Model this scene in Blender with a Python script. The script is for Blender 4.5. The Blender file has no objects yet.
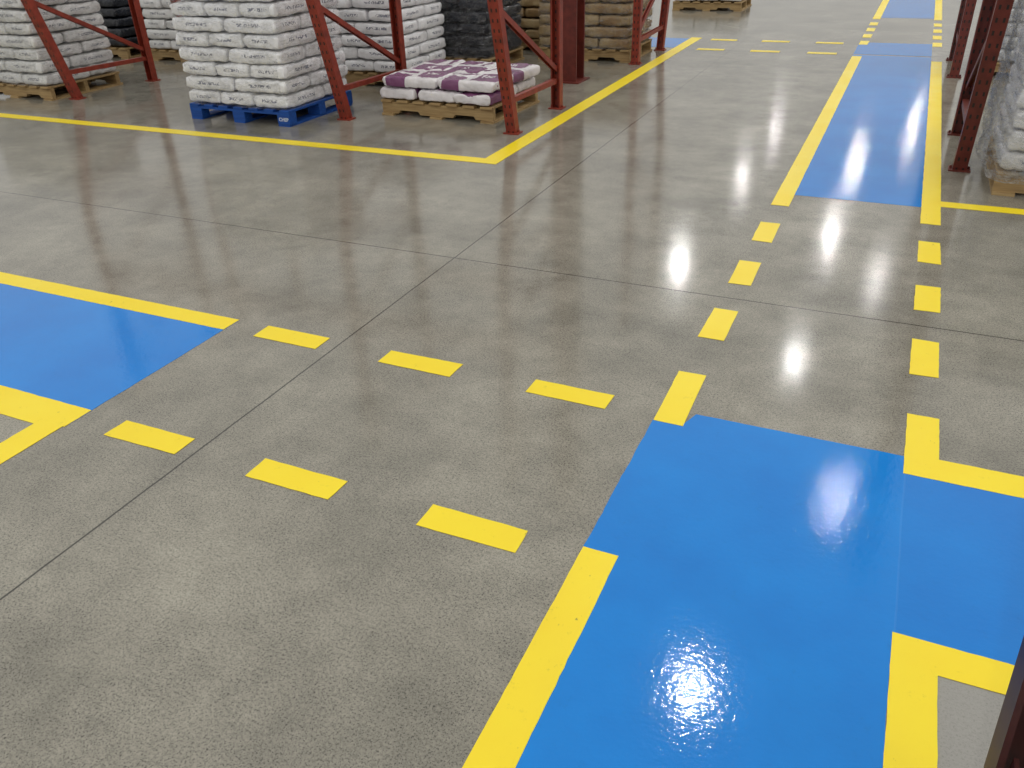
import bpy, bmesh, math, random
from mathutils import Vector, Matrix, noise
from mathutils.geometry import tessellate_polygon
random.seed(7)
S=bpy.context.scene
COL=S.collection
S.view_settings.view_transform='Standard'
S.view_settings.look='None'

# ---------------- camera ----------------
H=1.7; fpx=810.7; yaw,pitch,roll=-.44425,.53298,-.03513
f=Vector((math.sin(yaw)*math.cos(pitch),math.cos(yaw)*math.cos(pitch),-math.sin(pitch)))
r=Vector((math.cos(yaw),-math.sin(yaw),0)); u=r.cross(f)
R=r*math.cos(roll)+u*math.sin(roll); U=-r*math.sin(roll)+u*math.cos(roll)
cd=bpy.data.cameras.new('camera'); cam=bpy.data.objects.new('camera',cd); COL.objects.link(cam)
M=Matrix((( R.x,U.x,-f.x,0),(R.y,U.y,-f.y,0),(R.z,U.z,-f.z,H),(0,0,0,1)))
cam.matrix_world=M
cd.sensor_width=36; cd.lens=fpx*36/1024
S.camera=cam

# ---------------- materials ----------------
def lin(c):
    return tuple(((v/255)/12.92 if v/255<=.04045 else ((v/255+.055)/1.055)**2.4) for v in c)+(1,)
class NT:
    def __init__(s,name):
        s.m=bpy.data.materials.new(name); s.m.use_nodes=True; s.t=s.m.node_tree; s.t.nodes.clear()
        s.out=s.n('ShaderNodeOutputMaterial'); s.b=s.n('ShaderNodeBsdfPrincipled'); s.l(s.b.outputs[0],s.out.inputs[0])
    def n(s,t,**k):
        x=s.t.nodes.new(t)
        for a,b in k.items(): setattr(x,a,b)
        return x
    def l(s,a,b): s.t.links.new(a,b)
    def coord(s,kind='Object'):
        return s.n('ShaderNodeTexCoord').outputs[kind]
    def noise(s,vec,scale,detail=4,rough=.55):
        x=s.n('ShaderNodeTexNoise'); x.inputs['Scale'].default_value=scale; x.inputs['Detail'].default_value=detail; x.inputs['Roughness'].default_value=rough
        s.l(vec,x.inputs['Vector']); return x.outputs['Fac']
    def ramp(s,fac,stops):
        x=s.n('ShaderNodeValToRGB'); e=x.color_ramp.elements
        while len(e)<len(stops): e.new(.5)
        for i,(p,c) in enumerate(stops):
            e[i].position=p; e[i].color=c if len(c)==4 else (*c,1)
        s.l(fac,x.inputs[0]); return x.outputs[0]
    def math(s,op,a,b=None,c=None):
        x=s.n('ShaderNodeMath',operation=op)
        for i,v in enumerate((a,b,c)):
            if v is None: continue
            if isinstance(v,(int,float)): x.inputs[i].default_value=v
            else: s.l(v,x.inputs[i])
        return x.outputs[0]
    def mix(s,fac,a,b,mode='MIX'):
        x=s.n('ShaderNodeMix',data_type='RGBA',blend_type=mode)
        for i,v in ((0,fac),(6,a),(7,b)):
            if isinstance(v,(int,float)): x.inputs[i].default_value=v
            elif isinstance(v,tuple): x.inputs[i].default_value=v
            else: s.l(v,x.inputs[i])
        return x.outputs[2]
    def bump(s,h,strength,dist):
        x=s.n('ShaderNodeBump'); x.inputs['Strength'].default_value=strength; x.inputs['Distance'].default_value=dist
        s.l(h,x.inputs['Height']); s.l(x.outputs[0],s.b.inputs['Normal'])
    def sep(s,v):
        x=s.n('ShaderNodeSeparateXYZ'); s.l(v,x.inputs[0]); return x.outputs

def g(v): return (v,v,v,1)
# concrete
c=NT('polished_concrete'); co=c.coord('Object'); s=c.sep(co)
big=c.noise(co,1.4,5,.6); mid=c.noise(co,5,7,.75); fine=c.noise(co,105,4,.8); sp=c.noise(co,180,3,.7); st=c.noise(co,2.0,7,.7)
base=c.ramp(big,[(.30,lin((122,119,108))),(.5,lin((142,138,126))),(.70,lin((156,152,139)))])
base=c.mix(.7,base,c.ramp(mid,[(.3,g(.39)),(.7,g(.62))]),'OVERLAY')
base=c.mix(c.ramp(st,[(.56,g(0)),(.70,g(.32))]),base,lin((88,86,79)))
patch=c.math('MULTIPLY',c.math('GREATER_THAN',s[0],.35),c.math('LESS_THAN',s[1],1.69))
np_=c.math('SUBTRACT',1,c.math('MULTIPLY',patch,.75))
base=c.mix(patch,base,lin((152,150,144)))
base=c.mix(c.math('MULTIPLY',np_,.8),base,c.ramp(fine,[(.32,g(.24)),(.5,g(.53)),(.7,g(.68))]),'OVERLAY')
dens=c.math('MULTIPLY',c.ramp(mid,[(.35,g(1)),(.68,g(.5))]),np_)
dark=c.ramp(sp,[(.55,g(0)),(.62,g(1))])
base=c.mix(c.math('MULTIPLY',dark,dens),base,lin((52,51,49)))
wob=c.math('MULTIPLY',c.math('SUBTRACT',c.noise(co,6,3),.5),.006)
jx=c.math('LESS_THAN',c.math('ABSOLUTE',c.math('ADD',c.math('ADD',s[0],2.12),wob)),.0038)
jy=c.math('LESS_THAN',c.math('ABSOLUTE',c.math('ADD',c.math('SUBTRACT',s[1],3.756),wob)),.0038)
jt=c.math('MAXIMUM',jx,jy)
base=c.mix(c.math('MULTIPLY',jt,.85),base,lin((36,34,32)))
c.l(base,c.b.inputs['Base Color'])
rg=c.ramp(mid,[(.3,g(.10)),(.7,g(.17))]); c.l(rg,c.b.inputs['Roughness'])
c.b.inputs['IOR'].default_value=1.48
hh=c.math('SUBTRACT',c.noise(co,9,3),jt)
c.bump(hh,.08,.004)
CONC=c.m

def paint(name,col,col2,rough,bs,scf=.35,nsc=38,seam=False,th=.57,specks=0):
    c=NT(name); co=c.n('ShaderNodeNewGeometry').outputs['Position']
    n1=c.noise(co,2.5,5,.6); n2=c.noise(co,nsc,3,.6); n3=c.noise(co,14,8,.85)
    b=c.mix(c.ramp(n1,[(.35,g(0)),(.7,g(1))]),lin(col),lin(col2))
    scuff=c.ramp(n3,[(th,g(0)),(.72,g(scf))])
    b=c.mix(scuff,b,tuple(x*.5 for x in lin(col)[:3])+(1,))
    if specks:
        mp=c.n('ShaderNodeMapping'); mp.inputs['Scale'].default_value=(1,.5,1); mp.inputs['Rotation'].default_value=(0,0,.7); c.l(co,mp.inputs[0])
        k=c.ramp(c.noise(mp.outputs[0],55,3,.6),[(.67,g(0)),(.72,g(specks))])
        k2=c.ramp(c.noise(co,4,2),[(.52,g(0)),(.62,g(1))])
        b=c.mix(c.math('MULTIPLY',k,k2),b,lin((110,100,56)))
    if seam:
        s=c.sep(co)
        w1=c.math('MULTIPLY',c.math('SUBTRACT',n1,.5),.02)
        s1=c.math('LESS_THAN',c.math('ABSOLUTE',c.math('SUBTRACT',c.math('ADD',s[0],w1),.252)),.003)
        b=c.mix(c.math('MULTIPLY',s1,.08),b,lin((120,180,230)))
        right=c.math('MULTIPLY',c.math('GREATER_THAN',s[0],.252),.14)
        b=c.mix(right,b,lin((0,90,180)))
    c.l(b,c.b.inputs['Base Color'])
    c.l(c.ramp(n1,[(.3,g(rough)),(.7,g(rough*1.5))]),c.b.inputs['Roughness'])
    c.bump(c.math('ADD',n2,c.math('MULTIPLY',n1,.4)),bs,.004)
    return c.m
BLUE=paint('blue_epoxy_paint',(0,124,212),(0,134,222),.055,.14,.24,50,True)
BLUE.node_tree.nodes['Principled BSDF'].inputs['IOR'].default_value=1.44
YEL=paint('yellow_line_paint',(255,229,32),(252,222,28),.3,.1,.6,38,False,.59,.7)

def simple(name,col,rough=.5,metal=0,var=.25,scale=6,bs=.0,holes=False):
    c=NT(name); co=c.coord('Object'); n=c.noise(co,scale,5,.6)
    d=tuple(x*(1-var) for x in lin(col)[:3])+(1,)
    b=c.mix(c.ramp(n,[(.35,g(0)),(.65,g(1))]),d,lin(col))
    if holes:
        s=c.sep(co)
        hz=c.math('LESS_THAN',c.math('FRACT',c.math('MULTIPLY',s[2],1/.076)),.36)
        hx=c.math('LESS_THAN',c.math('ABSOLUTE',c.math('SUBTRACT',c.math('ABSOLUTE',s[0]),.021)),.0065)
        b=c.mix(c.math('MULTIPLY',hz,hx),b,(.012,.008,.007,1))
    c.l(b,c.b.inputs['Base Color'])
    c.b.inputs['Roughness'].default_value=rough; c.b.inputs['Metallic'].default_value=metal
    if bs: c.bump(n,bs,.01)
    return c.m
RED=simple('oxide_red_steel',(150,56,38),.5,0,.42,14)
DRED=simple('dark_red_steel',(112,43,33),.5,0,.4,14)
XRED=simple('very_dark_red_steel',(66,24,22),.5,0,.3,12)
REDH=simple('oxide_red_punched_steel',(150,56,38),.5,0,.42,14,holes=True)
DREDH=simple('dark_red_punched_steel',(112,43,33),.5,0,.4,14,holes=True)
POST={RED.name:REDH,DRED.name:DREDH}
def wood(name,a,b):
    c=NT(name); co=c.coord('Object')
    mp=c.n('ShaderNodeMapping'); mp.inputs['Scale'].default_value=(1,14,14); c.l(co,mp.inputs[0])
    n=c.noise(mp.outputs[0],3,5,.6)
    c.l(c.mix(c.ramp(n,[(.3,g(0)),(.7,g(1))]),lin(a),lin(b)),c.b.inputs['Base Color']); c.b.inputs['Roughness'].default_value=.7
    return c.m
WOOD=wood('raw_pallet_wood',(140,112,72),(188,160,112))
BLUEW=wood('blue_painted_wood',(10,60,130),(18,84,172))
WHITEP=simple('white_stencil_paint',(225,230,235),.6,0,.1)
def bagmat(name,body,mark,kind):
    c=NT(name); co=c.coord('Object'); s=c.sep(co); oi=c.n('ShaderNodeObjectInfo')
    vm=c.n('ShaderNodeVectorMath',operation='ADD'); c.l(co,vm.inputs[0]); c.l(oi.outputs['Location'],vm.inputs[1]); v=vm.outputs[0]
    n=c.noise(v,5,5,.6)
    d=tuple(x*.82 for x in lin(body)[:3])+(1,)
    b=c.mix(c.ramp(n,[(.35,g(0)),(.6,g(1))]),d,lin(body))
    def band(a,lo,hi): return c.math('MULTIPLY',c.math('GREATER_THAN',a,lo),c.math('LESS_THAN',a,hi))
    if kind=='print':
        bz=c.math('LESS_THAN',c.math('ABSOLUTE',c.math('SUBTRACT',s[2],.004)),.014)
        mx=c.math('LESS_THAN',c.math('ABSOLUTE',s[0]),.13)
        my=c.math('LESS_THAN',c.math('ABSOLUTE',s[1]),.09)
        mm=c.math('MULTIPLY',bz,c.math('MAXIMUM',mx,my))
        k=c.math('GREATER_THAN',c.noise(v,78,0,.4),.50)
        f2=c.math('MULTIPLY',c.math('MULTIPLY',mm,k),.75)
        b=c.mix(f2,b,lin(mark))
    elif kind=='panel':
        wx=c.math('MULTIPLY',c.math('SUBTRACT',c.noise(v,4,1),.5),.10)
        wy=c.math('MULTIPLY',c.math('SUBTRACT',c.noise(v,5,1,.7),.5),.12)
        xx=c.math('ADD',s[0],wx); yy=c.math('ADD',s[1],wy)
        p1=c.math('MULTIPLY',band(xx,-.28,-.03),band(yy,-.25,.13))
        let=c.math('MULTIPLY',c.math('MULTIPLY',band(yy,-.06,.01),band(xx,-.22,-.08)),c.math('GREATER_THAN',c.noise(v,34,0,.3),.47))
        p1=c.math('MULTIPLY',p1,c.math('SUBTRACT',1,let))
        p3=c.math('MULTIPLY',band(xx,.05,.25),band(yy,-.0,.25))
        p4=c.math('MULTIPLY',band(xx,.03,.25),band(yy,-.13,-.08))
        k=c.math('MAXIMUM',p1,c.math('MAXIMUM',p4,p3))
        b=c.mix(c.math('MULTIPLY',k,.94),b,lin(mark))
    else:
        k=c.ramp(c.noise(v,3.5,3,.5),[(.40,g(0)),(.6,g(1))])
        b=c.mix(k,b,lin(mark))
    c.l(b,c.b.inputs['Base Color']); c.b.inputs['Roughness'].default_value=.2
    vo=c.n('ShaderNodeTexVoronoi',feature='DISTANCE_TO_EDGE'); vo.inputs['Scale'].default_value=9; c.l(v,vo.inputs['Vector'])
    cr=c.ramp(vo.outputs['Distance'],[(0,g(0)),(.25,g(.5))])
    c.bump(c.math('ADD',c.noise(v,18,5,.65),c.math('MULTIPLY',cr,.5)),.8,.018)
    return c.m
BW=bagmat('white_plastic_sack',(252,252,254),(64,72,104),'print')
BG=bagmat('grey_white_sack',(234,234,233),(90,96,114),'print')
BP=bagmat('purple_print_sack',(244,240,242),(116,44,102),'panel')
BT=bagmat('tan_paper_sack',(180,158,118),(148,120,82),'patch')
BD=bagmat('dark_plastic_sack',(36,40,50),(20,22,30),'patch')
def filmmat(name,lo,hi):
    c=NT(name); co=c.coord('Object')
    c.b.inputs['Base Color'].default_value=(.88,.89,.91,1); c.b.inputs['Roughness'].default_value=.07
    mp=c.n('ShaderNodeMapping'); mp.inputs['Scale'].default_value=(3,3,9); mp.inputs['Rotation'].default_value=(.5,.35,0); c.l(co,mp.inputs[0])
    nn=c.noise(mp.outputs[0],2.6,8,.8)
    c.l(c.ramp(nn,[(.45,g(lo)),(.62,g(hi))]),c.b.inputs['Alpha']); c.bump(nn,1,.12)
    return c.m
FILM=filmmat('clear_stretch_film',.04,.30); FILM2=filmmat('crumpled_clear_film',.15,.75)

# ---------------- helpers ----------------
def mesh(name,bm,mats,smooth=False):
    me=bpy.data.meshes.new(name); bm.to_mesh(me); bm.free()
    for m in mats: me.materials.append(m)
    if smooth:
        for p in me.polygons: p.use_smooth=True
    return me
def obj(name,me,parent=None,loc=(0,0,0),rot=(0,0,0)):
    o=bpy.data.objects.new(name,me); COL.objects.link(o); o.location=loc; o.rotation_euler=rot
    if parent: o.parent=parent
    return o
def meta(o,label,cat,group=None,kind=None):
    o['label']=label; o['category']=cat
    if group: o['group']=group
    if kind: o['kind']=kind
def bbox(bm,x0,x1,y0,y1,z0,z1):
    v=[bm.verts.new(p) for p in ((x0,y0,z0),(x1,y0,z0),(x1,y1,z0),(x0,y1,z0),(x0,y0,z1),(x1,y0,z1),(x1,y1,z1),(x0,y1,z1))]
    for q in ((0,3,2,1),(4,5,6,7),(0,1,5,4),(1,2,6,5),(2,3,7,6),(3,0,4,7)): bm.faces.new([v[i] for i in q])
def bevel(bm,w,seg=1):
    bmesh.ops.bevel(bm,geom=bm.edges[:],offset=w,segments=seg,affect='EDGES',profile=.6)
def extr(bm,prof,p0,p1,ax=None,ay=None):
    a=[bm.verts.new(Vector(p0)+ax*x+ay*y) for x,y in prof]; b=[bm.verts.new(Vector(p1)+ax*x+ay*y) for x,y in prof]
    n=len(prof)
    for i in range(n): bm.faces.new((a[i],a[(i+1)%n],b[(i+1)%n],b[i]))
    bm.faces.new(a[::-1]); bm.faces.new(b)

# ---------------- floor ----------------
bm=bmesh.new(); bbox(bm,-26,14,-9,46,-.12,0)
fl=obj('floor',mesh('floor',bm,[CONC])); fl['kind']='structure'; fl['label']='polished grey concrete warehouse floor with saw-cut joints'

# ---------------- painted markings ----------------
def poly(name,pts,z0,z1,mat,label,cat,group=None,rough=0):
    cx=sum(p[0] for p in pts)/len(pts); cy=sum(p[1] for p in pts)/len(pts)
    if rough:
        q=[]
        for i,(x,y) in enumerate(pts):
            x2,y2=pts[(i+1)%len(pts)]; L=math.hypot(x2-x,y2-y); n=max(1,min(400,int(L/.03)))
            for k in range(n):
                t=k/n; px_,py_=x+(x2-x)*t,y+(y2-y)*t
                a=noise.noise(Vector((px_*9,py_*9,3)))*rough*.7+noise.noise(Vector((px_*31,py_*31,7)))*rough
                a*=min(1,t*L/.04,(1-t)*L/.04)
                q.append((px_-(y2-y)/L*a,py_+(x2-x)/L*a))
        pts=q
    bm=bmesh.new(); hh=z1-z0
    lo=[bm.verts.new((x-cx,y-cy,0)) for x,y in pts]; hi=[bm.verts.new((x-cx,y-cy,hh)) for x,y in pts]
    n=len(pts)
    for i in range(n): bm.faces.new((lo[i],lo[(i+1)%n],hi[(i+1)%n],hi[i]))
    for tri in tessellate_polygon([[Vector((x-cx,y-cy,0)) for x,y in pts]]):
        a,b,c_=[pts[i] for i in tri]
        area=(b[0]-a[0])*(c_[1]-a[1])-(b[1]-a[1])*(c_[0]-a[0])
        if abs(area)<1e-9: continue
        t=tri if area>0 else tri[::-1]
        try:
            bm.faces.new([hi[i] for i in t]); bm.faces.new([lo[i] for i in t[::-1]])
        except ValueError: pass
    o=obj(name,mesh(name,bm,[mat]),loc=(cx,cy,z0)); meta(o,label,cat,group); return o
def rect(x0,x1,y0,y1): return [(x0,y0),(x1,y0),(x1,y1),(x0,y1)]
a0,a1,b0,b1=-.628,-.516,.246,.356
c0,c1,d0,d1=2.560,2.672,1.680,1.788
e=-2.73; rO,rI=-2.72,-2.87; ro=5.56
def blue(pts,label='glossy blue painted walkway panel on concrete'): poly('painted_walkway_panel',pts,.0,.0012,BLUE,label,'floor marking','blue walkway panels',.0025)
def line(pts,label='solid yellow painted border line on concrete'): poly('floor_line',pts,.0012,.0024,YEL,label,'floor marking','solid yellow floor lines',.0022)
def dash(x0,x1,y0,y1):
    j=lambda: random.uniform(-.004,.004)
    poly('floor_dash',[(x0+j(),y0+j()),(x1+j(),y0+j()),(x1+j(),y1+j()),(x0+j(),y1+j())],.0012,.0024,YEL,'short yellow painted dash on concrete','floor marking','yellow dashed crossing lines',.0022)
blue([(a0,-.5),(b0,-.5),(b0,d1-.1),(3.5,d1-.1),(3.5,c1-.1),(b0,c1-.1),(b0,c1-.02),(a1+.03,c1-.02),(a1+.0,c0+.0),(a0,c0)],'glossy blue painted walkway junction with orange-peel sheen')
line(rect(a0,a1,-.5,d1),'solid yellow line along blue walkway edge')
line([(b0,-.5),(b1,-.5),(b1,d0),(3.5,d0),(3.5,d1),(b0,d1)],'yellow line turning a corner around bare concrete')
line([(b0,c0-.015),(3.5,c0-.015),(3.5,c1),(b1,c1),(b1,2.95),(b0,2.95)],'yellow corner line bordering blue walkway')
blue(rect(-9,e,d0,c1),'blue painted side walkway strip ending at aisle')
line(rect(-9,e,c0,c1),'solid yellow line along blue side walkway')
line([(-9,d0-.05),(e-.135,d0-.05),(e-.135,-.2),(e-.01,-.2),(e-.01,d0-.02),(e,d0-.02),(e,d1),(-9,d1)],'yellow line turning a corner beside blue strip')
for x0,x1 in ((-2.548,-2.196),(-1.86,-1.503),(-1.162,-.822)):
    dash(x0,x1,c0,c1)
for x0,x1 in ((-2.535,-2.183),(-1.85,-1.495),(-1.157,-.812)):
    dash(x0,x1,d0,d1)
for y0,y1 in ((2.555,2.955),(3.29,3.615),(3.935,4.26),(4.585,4.92)): dash(a0,a1,y0,y1)
for y0,y1 in ((3.275,3.606),(3.925,4.234),(4.56,4.891)): dash(b0,b1,y0,y1)
blue(rect(a0,b0,5.52,11.35),'long blue walkway between yellow lines')
line(rect(a0,a1,5.266,11.25)); line(rect(b0,b1,5.20,11.05))
blue(rect(a0,b0,11.42,12.4),'blue walkway patch at far crossing')
for y0 in (12.2,12.85,13.5,14.15):
    dash(a0,a1,y0,y0+.33); dash(b0,b1,y0,y0+.33)
blue(rect(a0,b0,15.1,24),'distant blue walkway strip')
line(rect(a0,a1,14.9,24)); line(rect(b0,b1,14.9,24))
for x0,x1 in ((-2.556,-2.204),(-1.865,-1.506),(-1.162,-.822)):
    dash(x0,x1,11.33,11.45); dash(x0,x1,12.2,12.32)
blue(rect(-4.5,rO,11.45,12.3),'blue painted side strip beside rack end')
line([(-14,ro),(rO,ro),(rO,12.4),(rI,12.4),(rI,ro+.13),(-14,ro+.13)],'yellow line bordering racks and turning along aisle')
line(rect(b1,6,ro,ro+.11),'yellow line in front of rack')

# ---------------- rack uprights ----------------
def cprof(w=.09,d=.08,t=.012,flip=False):
    p=[(-w/2,-d/2),(w/2,-d/2),(w/2,d/2),(w/2-t,d/2),(w/2-t,-d/2+t),(-w/2+t,-d/2+t),(-w/2+t,d/2),(-w/2,d/2)]
    if flip: p=[(x,-y) for x,y in p][::-1]
    return p
X=Vector((1,0,0)); Y=Vector((0,1,0))
def frame(x,yf,yr,mat=RED,label='brick-red steel pallet rack upright with slanted front leg',top=3.6,slant=.3,zk=1.2):
    sg=1 if yr>yf else -1
    e0=bpy.data.objects.new('pallet_rack',None); COL.objects.link(e0); e0.location=(x,yf,0); e0.empty_display_size=.1
    meta(e0,label,'storage rack','slant-leg pallet racks')
    dy=yr-yf; s=-sg*slant; pm=POST.get(mat.name,mat)
    pf=cprof(flip=(sg<0)); pr=cprof(flip=(sg>0))
    bm=bmesh.new(); extr(bm,pf,(0,0,.012),(0,s,zk),X,Y); bmesh.ops.recalc_face_normals(bm,faces=bm.faces)
    obj('slanted_leg',mesh('slanted_leg',bm,[pm]),e0)
    bm=bmesh.new(); extr(bm,pf,(0,s,zk),(0,s,top),X,Y); bmesh.ops.recalc_face_normals(bm,faces=bm.faces)
    obj('front_post',mesh('front_post',bm,[pm]),e0)
    bm=bmesh.new(); extr(bm,pr,(0,dy,.012),(0,dy,top),X,Y); bmesh.ops.recalc_face_normals(bm,faces=bm.faces)
    obj('rear_post',mesh('rear_post',bm,[pm]),e0)
    for yy in (0,dy):
        bm=bmesh.new(); bbox(bm,-.07,.07,yy-.055,yy+.055,0,.012)
        for bx in (-.057,.057):
            bmesh.ops.create_cone(bm,cap_ends=True,segments=6,radius1=.009,radius2=.009,depth=.02,matrix=Matrix.Translation((bx,yy,.02)))
        obj('foot_plate',mesh('foot_plate',bm,[mat]),e0)
    def fy(z): return s*min(z/zk,1)
    def brace(z0,z1):
        p0=Vector((0,fy(z0)+sg*.035,z0)); p1=Vector((0,dy-sg*.035,z1)); d=(p1-p0).normalized(); n=d.cross(X)
        bm=bmesh.new(); extr(bm,[(-.022,-.022),(.022,-.022),(.022,.022),(.014,.022),(.014,-.014),(-.014,-.014),(-.014,.022),(-.022,.022)],p0,p1,X,n)
        bmesh.ops.recalc_face_normals(bm,faces=bm.faces); obj('brace',mesh('brace',bm,[mat]),e0)
    brace(.28,.26); brace(1.0,.36); brace(1.12,1.14); brace(2.1,1.2); brace(2.2,2.2); brace(3.1,2.3); brace(3.4,3.4)
    return e0
frame(-3.0,6.5,7.53); frame(-4.75,6.53,7.58); frame(-8.3,6.5,7.6)
frame(-8.15,8.3,9.35)
frame(-3.0,11.2,10.1)
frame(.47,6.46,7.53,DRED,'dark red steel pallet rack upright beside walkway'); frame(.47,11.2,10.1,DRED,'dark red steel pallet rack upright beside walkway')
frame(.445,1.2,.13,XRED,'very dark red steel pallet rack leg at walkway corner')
def beam(x0,x1,y,z,mat=RED):
    bm=bmesh.new(); bbox(bm,x0-(x0+x1)/2,x1-(x0+x1)/2,-.025,.025,-.06,.06); bevel(bm,.006)
    o=obj('rack_beam',mesh('rack_beam',bm,[mat]),loc=((x0+x1)/2,y,z)); meta(o,'red steel shelf beam between rack uprights','rack beam','rack beams')
beam(-4.70,-3.05,6.205,1.95); beam(-8.25,-4.80,6.215,1.95); beam(-4.70,-3.05,7.55,1.95)
bm=bmesh.new()
extr(bm,[(-.15,-.13),(.15,-.13),(.15,-.11),(.01,-.11),(.01,.11),(.15,.11),(.15,.13),(-.15,.13),(-.15,.11),(-.01,.11),(-.01,-.11),(-.15,-.11)],(0,0,.015),(0,0,6),X,Y)
bbox(bm,-.2,.2,-.18,.18,0,.015); bmesh.ops.recalc_face_normals(bm,faces=bm.faces)
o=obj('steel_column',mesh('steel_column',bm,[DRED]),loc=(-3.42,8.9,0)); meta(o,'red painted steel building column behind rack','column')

# ---------------- pallets ----------------
board=bbox
_pc={}
def pallet(x,y,rot=0,mat=WOOD,label='worn wooden pallet on concrete floor',w=1.2,d=1.0,block=False):
    e0=bpy.data.objects.new('pallet',None); COL.objects.link(e0); e0.location=(x,y,0); e0.rotation_euler=(0,0,rot); e0.empty_display_size=.1
    meta(e0,label,'pallet','pallets under sack stacks')
    key=(mat.name,w,d,block)
    if key not in _pc:
        parts=[]
        bm=bmesh.new(); n=7
        for i in range(n):
            ww=.11 if block else .12
            xx=-w/2+i*((w-ww)/(n-1)); board(bm,xx,xx+ww,-d/2,d/2,.122,.144)
        bevel(bm,.003); parts.append(('top_deck',mesh('top_deck',bm,[mat])))
        for yy in (-d/2,-.05,d/2-.1):
            bm=bmesh.new()
            if block:
                board(bm,-w/2,w/2,yy,yy+.1,.104,.122)
                for xx in (-w/2,-.07,w/2-.14): board(bm,xx,xx+.14,yy,yy+.1,.02,.104)
                nm='block_row'
            else:
                yy2=yy+.025
                pts=[(-w/2,.02),(-.42,.02),(-.40,.05),(-.2,.05),(-.18,.02),(.18,.02),(.2,.05),(.40,.05),(.42,.02),(w/2,.02),(w/2,.122),(-w/2,.122)]
                va=[bm.verts.new((px_,yy2,pz)) for px_,pz in pts]; vb=[bm.verts.new((px_,yy2+.05,pz)) for px_,pz in pts]
                k=len(pts)
                for i in range(k): bm.faces.new((va[i],va[(i+1)%k],vb[(i+1)%k],vb[i]))
                bm.faces.new(va); bm.faces.new(vb[::-1]); bmesh.ops.recalc_face_normals(bm,faces=bm.faces)
                nm='stringer'
            parts.append((nm,mesh(nm,bm,[mat])))
        bm=bmesh.new()
        for xx in ((-w/2,-.07,w/2-.14) if block else (-w/2,-.06,w/2-.12)): board(bm,xx,xx+.13,-d/2,d/2,.0,.02)
        parts.append(('bottom_deck',mesh('bottom_deck',bm,[mat])))
        _pc[key]=parts
    for nm,me in _pc[key]: obj(nm,me,e0)
    return e0
def textmesh(body,size):
    cu=bpy.data.curves.new('t','FONT'); cu.body=body; cu.size=size; cu.align_x='CENTER'; cu.align_y='CENTER'; cu.extrude=.0008; cu.offset=.0008
    o=bpy.data.objects.new('t',cu); COL.objects.link(o); bpy.context.view_layer.update()
    me=bpy.data.meshes.new_from_object(o.evaluated_get(bpy.context.evaluated_depsgraph_get())); bpy.data.objects.remove(o)
    me.materials.clear(); me.materials.append(WHITEP); me.name='stencilled_logo'; return me

# ---------------- sacks ----------------
def sackmesh(L,W,T,mat,seed):
    bm=bmesh.new(); nx,ny=30,24
    off=Vector((seed*3.1,seed*1.7,0)); grid={}
    def gp(t): return math.copysign(1-(1-abs(t))**1.9,t)
    for side in (1,-1):
        for i in range(nx+1):
            for j in range(ny+1):
                u=gp(2*i/nx-1); v=gp(2*j/ny-1)
                edge=(i in(0,nx) or j in(0,ny))
                if edge and side==-1: grid[(side,i,j)]=grid[(1,i,j)]; continue
                x=u*L/2*(1-.03*abs(v)**10); y=v*W/2*(1-.04*abs(u)**10)
                h=((1-abs(u)**16)*(1-abs(v)**16))**.26
                nz=noise.noise(Vector((x*5,y*5,side*2))+off)*.012+noise.noise(Vector((x*20,y*20,side*5))+off)*.008
                rg=(1-abs(noise.noise(Vector((x*10,y*14,side*3))+off)))**6*.008
                seamz=noise.noise(Vector((x*4,y*4,5))+off)*.024
                z=side*(T/2*h)+(nz-side*rg)*h+seamz*(1-h)
                k=1+noise.noise(Vector((x*14,y*14,9+side*2*h))+off)*.04
                grid[(side,i,j)]=bm.verts.new((x*k,y*k,z))
        for i in range(nx):
            for j in range(ny):
                q=[grid[(side,i,j)],grid[(side,i+1,j)],grid[(side,i+1,j+1)],grid[(side,i,j+1)]]
                if side==-1:q=q[::-1]
                q=list(dict.fromkeys(q))
                if len(q)>=3: bm.faces.new(q)
    for a,D in ((0,L),(1,W),(2,T)):
        lo=min(v.co[a] for v in bm.verts); hi=max(v.co[a] for v in bm.verts)
        for v in bm.verts: v.co[a]=((v.co[a]-lo)/(hi-lo)-.5)*D
    return mesh('sack',bm,[mat],True)
_sm={}
pile={}
def stack(cx,cy,z0,layers,mat,label,group,rot=0,T=.128,L=.60,W=.40,jit=.005,layrot=0,yaw=.012,stuff=None):
    key=(mat.name,T)
    if key not in _sm: _sm[key]=[sackmesh(L-.002,W-.001,T+.007,mat,i+1) for i in range(6)]
    A=[(-.4,-.2,1),(0,-.2,1),(.4,-.2,1),(-.3,.3,0),(.3,.3,0)]
    B=[(-.4,.2,1),(0,.2,1),(.4,.2,1),(-.3,-.3,0),(.3,-.3,0)]
    Rm=Matrix.Rotation(rot,2)
    for l in range(layers):
        lj=Vector((random.uniform(-jit,jit)*1.5,random.uniform(-jit,jit)*1.5))
        for (x,y,t) in (A if (l+layrot)%2==0 else B):
            p=Rm@Vector((x+random.uniform(-jit,jit)+lj.x,y+random.uniform(-jit,jit)+lj.y))
            me=random.choice(_sm[key]); loc=(cx+p.x,cy+p.y,z0+T*(l+.5)+.004)
            rz=rot+(math.pi/2 if t else 0)+random.uniform(-yaw,yaw)+random.choice((0,math.pi))
            if stuff: pile.setdefault(stuff,[]).append((me,mat,loc,rz)); continue
            o=obj('sack',me,loc=loc,rot=(0,0,rz)); meta(o,label,'sack',group)
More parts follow.
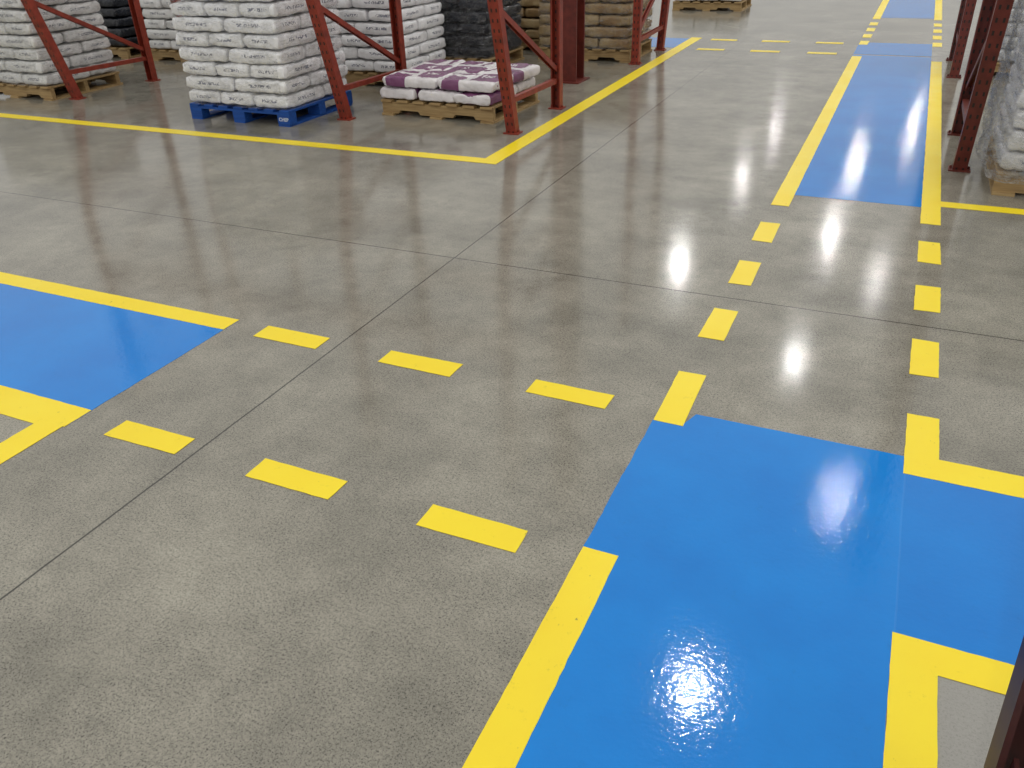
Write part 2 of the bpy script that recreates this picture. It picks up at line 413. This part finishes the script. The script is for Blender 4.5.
def film(cx,cy,z0,z1,w,d,label,mat,amp=1):
    bm=bmesh.new(); n=200; m=60; rows=[]
    for j in range(m+1):
        z=z0+(z1-z0)*j/m; row=[]
        for i in range(n):
            a=2*math.pi*i/n; ca,sa=math.cos(a),math.sin(a); k=(abs(ca)**9+abs(sa)**9)**(-1/9)
            dn=(noise.noise(Vector((ca*3,sa*3,z*5)))*.02+noise.noise(Vector((ca*10,sa*10,z*9+ca*4)))*.012+abs(noise.noise(Vector((ca*18,sa*18,z*16+ca*9))))*.012)*amp
            row.append(bm.verts.new((ca*k*(w/2+dn),sa*k*(d/2+dn),z)))
        rows.append(row)
    for j in range(m):
        for i in range(n): bm.faces.new((rows[j][i],rows[j][(i+1)%n],rows[j+1][(i+1)%n],rows[j+1][i]))
    o=obj('stretch_film',mesh('stretch_film',bm,[mat],True),loc=(cx,cy,0)); meta(o,label,'plastic wrap','stretch film around stacks')
PZ=.144
bp=pallet(-5.66,6.6,-.01,BLUEW,'blue painted wooden block pallet under white sacks',block=True)
tm=textmesh('CHEP',.045)
obj('stencilled_logo',tm,bp,(.53,-.5012,.062),(math.pi/2,0,0))
stack(-5.66,6.6,PZ,9,BW,'white plastic sack with small dark print, stacked on blue pallet','white sacks on blue pallet')
pallet(-9.1,6.82); stack(-9.1,6.82,PZ,7,BG,'greyish white wrapped sack stacked on wooden pallet','sacks on pallet inside rack')
pallet(-8.95,9.3); stack(-8.95,9.3,PZ,6,BG,'greyish white sack in shaded stack','sacks behind rack')
pallet(-5.58,8.5); stack(-5.58,8.5,PZ,8,BW,'white sack stacked behind rack leg','white sacks behind blue pallet stack')
pallet(-3.9,7.27,-.04,WOOD,'raw wooden pallet with a low load of printed sacks')
stack(-3.9,7.27,PZ,2,BP,'white and purple printed sack lying on low pallet','purple printed sacks on pallet',rot=-.04,T=.108,jit=.014,yaw=.06)
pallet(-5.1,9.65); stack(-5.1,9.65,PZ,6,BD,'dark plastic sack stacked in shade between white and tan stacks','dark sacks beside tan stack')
pallet(-4.95,11.25); stack(-4.95,11.25,PZ,5,BT,'tan paper sack wrapped in film','tan sacks at back')
pallet(-3.7,10.65); stack(-3.7,10.65,PZ,5,BT,'tan paper sack stacked inside rack','tan sacks inside rack')
pallet(1.25,6.42); stack(1.25,6.42,PZ,9,BW,'film-wrapped white sack stacked inside rack','wrapped sacks beside walkway')
pallet(-3.4,16.1); stack(-3.4,16.1,PZ,2,BG,'greyish white sack on distant pallet','sacks on distant pallet')
film(1.25,6.42,.1,1.34,1.33,1.1,'crumpled clear plastic film wrapped round a sack stack',FILM2,1.9)
film(-5.66,6.6,.15,1.31,1.24,1.04,'clear plastic film wrapped tightly round white sacks',FILM,.5)
film(-9.1,6.82,.15,1.05,1.24,1.04,'clear plastic film wrapped tightly round grey-white sacks',FILM,.5)
film(-5.1,9.65,.15,.93,1.24,1.04,'clear plastic film wrapped round dark sacks',FILM,.8)
film(-3.7,10.65,.15,.80,1.24,1.04,'clear plastic film wrapped round tan sacks',FILM,.8)
for x,y,n,m,k in ((-7.1,9.6,8,BD,'dark'),(-10.6,9.3,7,BD,'dark'),(-6.35,11.0,7,BD,'dark'),(1.25,10.7,7,BG,'grey'),(-7.6,11.2,7,BD,'dark'),(-9.1,11.3,7,BD,'dark')):  # dark stacks are added to stand in for the shade behind the racks
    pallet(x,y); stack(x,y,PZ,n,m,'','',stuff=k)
for k,items in pile.items():
    bm=bmesh.new()
    for me,mat,loc,rz in items:
        n0=len(bm.verts); bm.from_mesh(me); bm.verts.ensure_lookup_table()
        mm=Matrix.Translation(loc)@Matrix.Rotation(rz,4,'Z')
        for v in bm.verts[n0:]: v.co=mm@v.co
    o=obj('sack_pile',mesh('sack_pile',bm,[items[0][1]],True)); meta(o,k+' plastic sacks piled on pallets in the back rows, dark ones added as shade','sacks',None,'stuff')

# ---------------- lamps ----------------
em=NT('lamp_lens_glow'); em.b.inputs['Emission Color'].default_value=(1,.98,.95,1); em.b.inputs['Emission Strength'].default_value=600
HOUS=simple('lamp_housing',(150,150,150),.4,.6)
ZL=7.0;K=(ZL+H)/H
for x,y,sc in ((-.2,1.40,.5),(-.2,3.22,.38),(-.22,4.78,.46),(-.21,6.42,.46),(-.92,4.08,.5),(-.90,5.75,.36),(-.91,7.26,.36),(.05,2.31,.30),(.06,4.23,.30),(.14,7.58,.40),(-.2,-1.2,.78),(-.9,-1.3,.78),(2,-1,.78),(2.2,1.5,.78)):  # the last, larger lamps are added behind and beside the view for fill light
    e0=bpy.data.objects.new('high_bay_lamp',None); COL.objects.link(e0); e0.location=(x*K,y*K,ZL); meta(e0,'round metal high-bay lamp hanging above warehouse floor, some added out of view for light','lamp','high bay lamps')
    bm=bmesh.new(); bmesh.ops.create_cone(bm,cap_ends=False,segments=32,radius1=.21*sc,radius2=.1*sc,depth=.3,matrix=Matrix.Translation((0,0,.15)))
    bmesh.ops.create_cone(bm,cap_ends=True,segments=20,radius1=.1*sc,radius2=.08*sc,depth=.25,matrix=Matrix.Translation((0,0,.42)))
    obj('lamp_housing',mesh('lamp_housing',bm,[HOUS],False),e0)
    bm=bmesh.new(); bmesh.ops.create_cone(bm,cap_ends=True,segments=32,radius1=.19*sc,radius2=.19*sc,depth=.02,matrix=Matrix.Translation((0,0,.0)))
    obj('lamp_lens',mesh('lamp_lens',bm,[em.m]),e0)

# ---------------- world: soft hall light, dimmer towards the walls ----------------
w=bpy.data.worlds.new('world'); S.world=w; w.use_nodes=True
t=w.node_tree; bg=t.nodes['Background']; bg.inputs[1].default_value=1
tc=t.nodes.new('ShaderNodeTexCoord'); sx=t.nodes.new('ShaderNodeSeparateXYZ'); rp=t.nodes.new('ShaderNodeValToRGB')
t.links.new(tc.outputs['Generated'],sx.inputs[0]); t.links.new(sx.outputs[2],rp.inputs[0]); t.links.new(rp.outputs[0],bg.inputs[0])
E=rp.color_ramp.elements; E[0].position=0.02; E[0].color=(.47,.465,.45,1); E[1].position=.55; E[1].color=(.82,.812,.785,1)
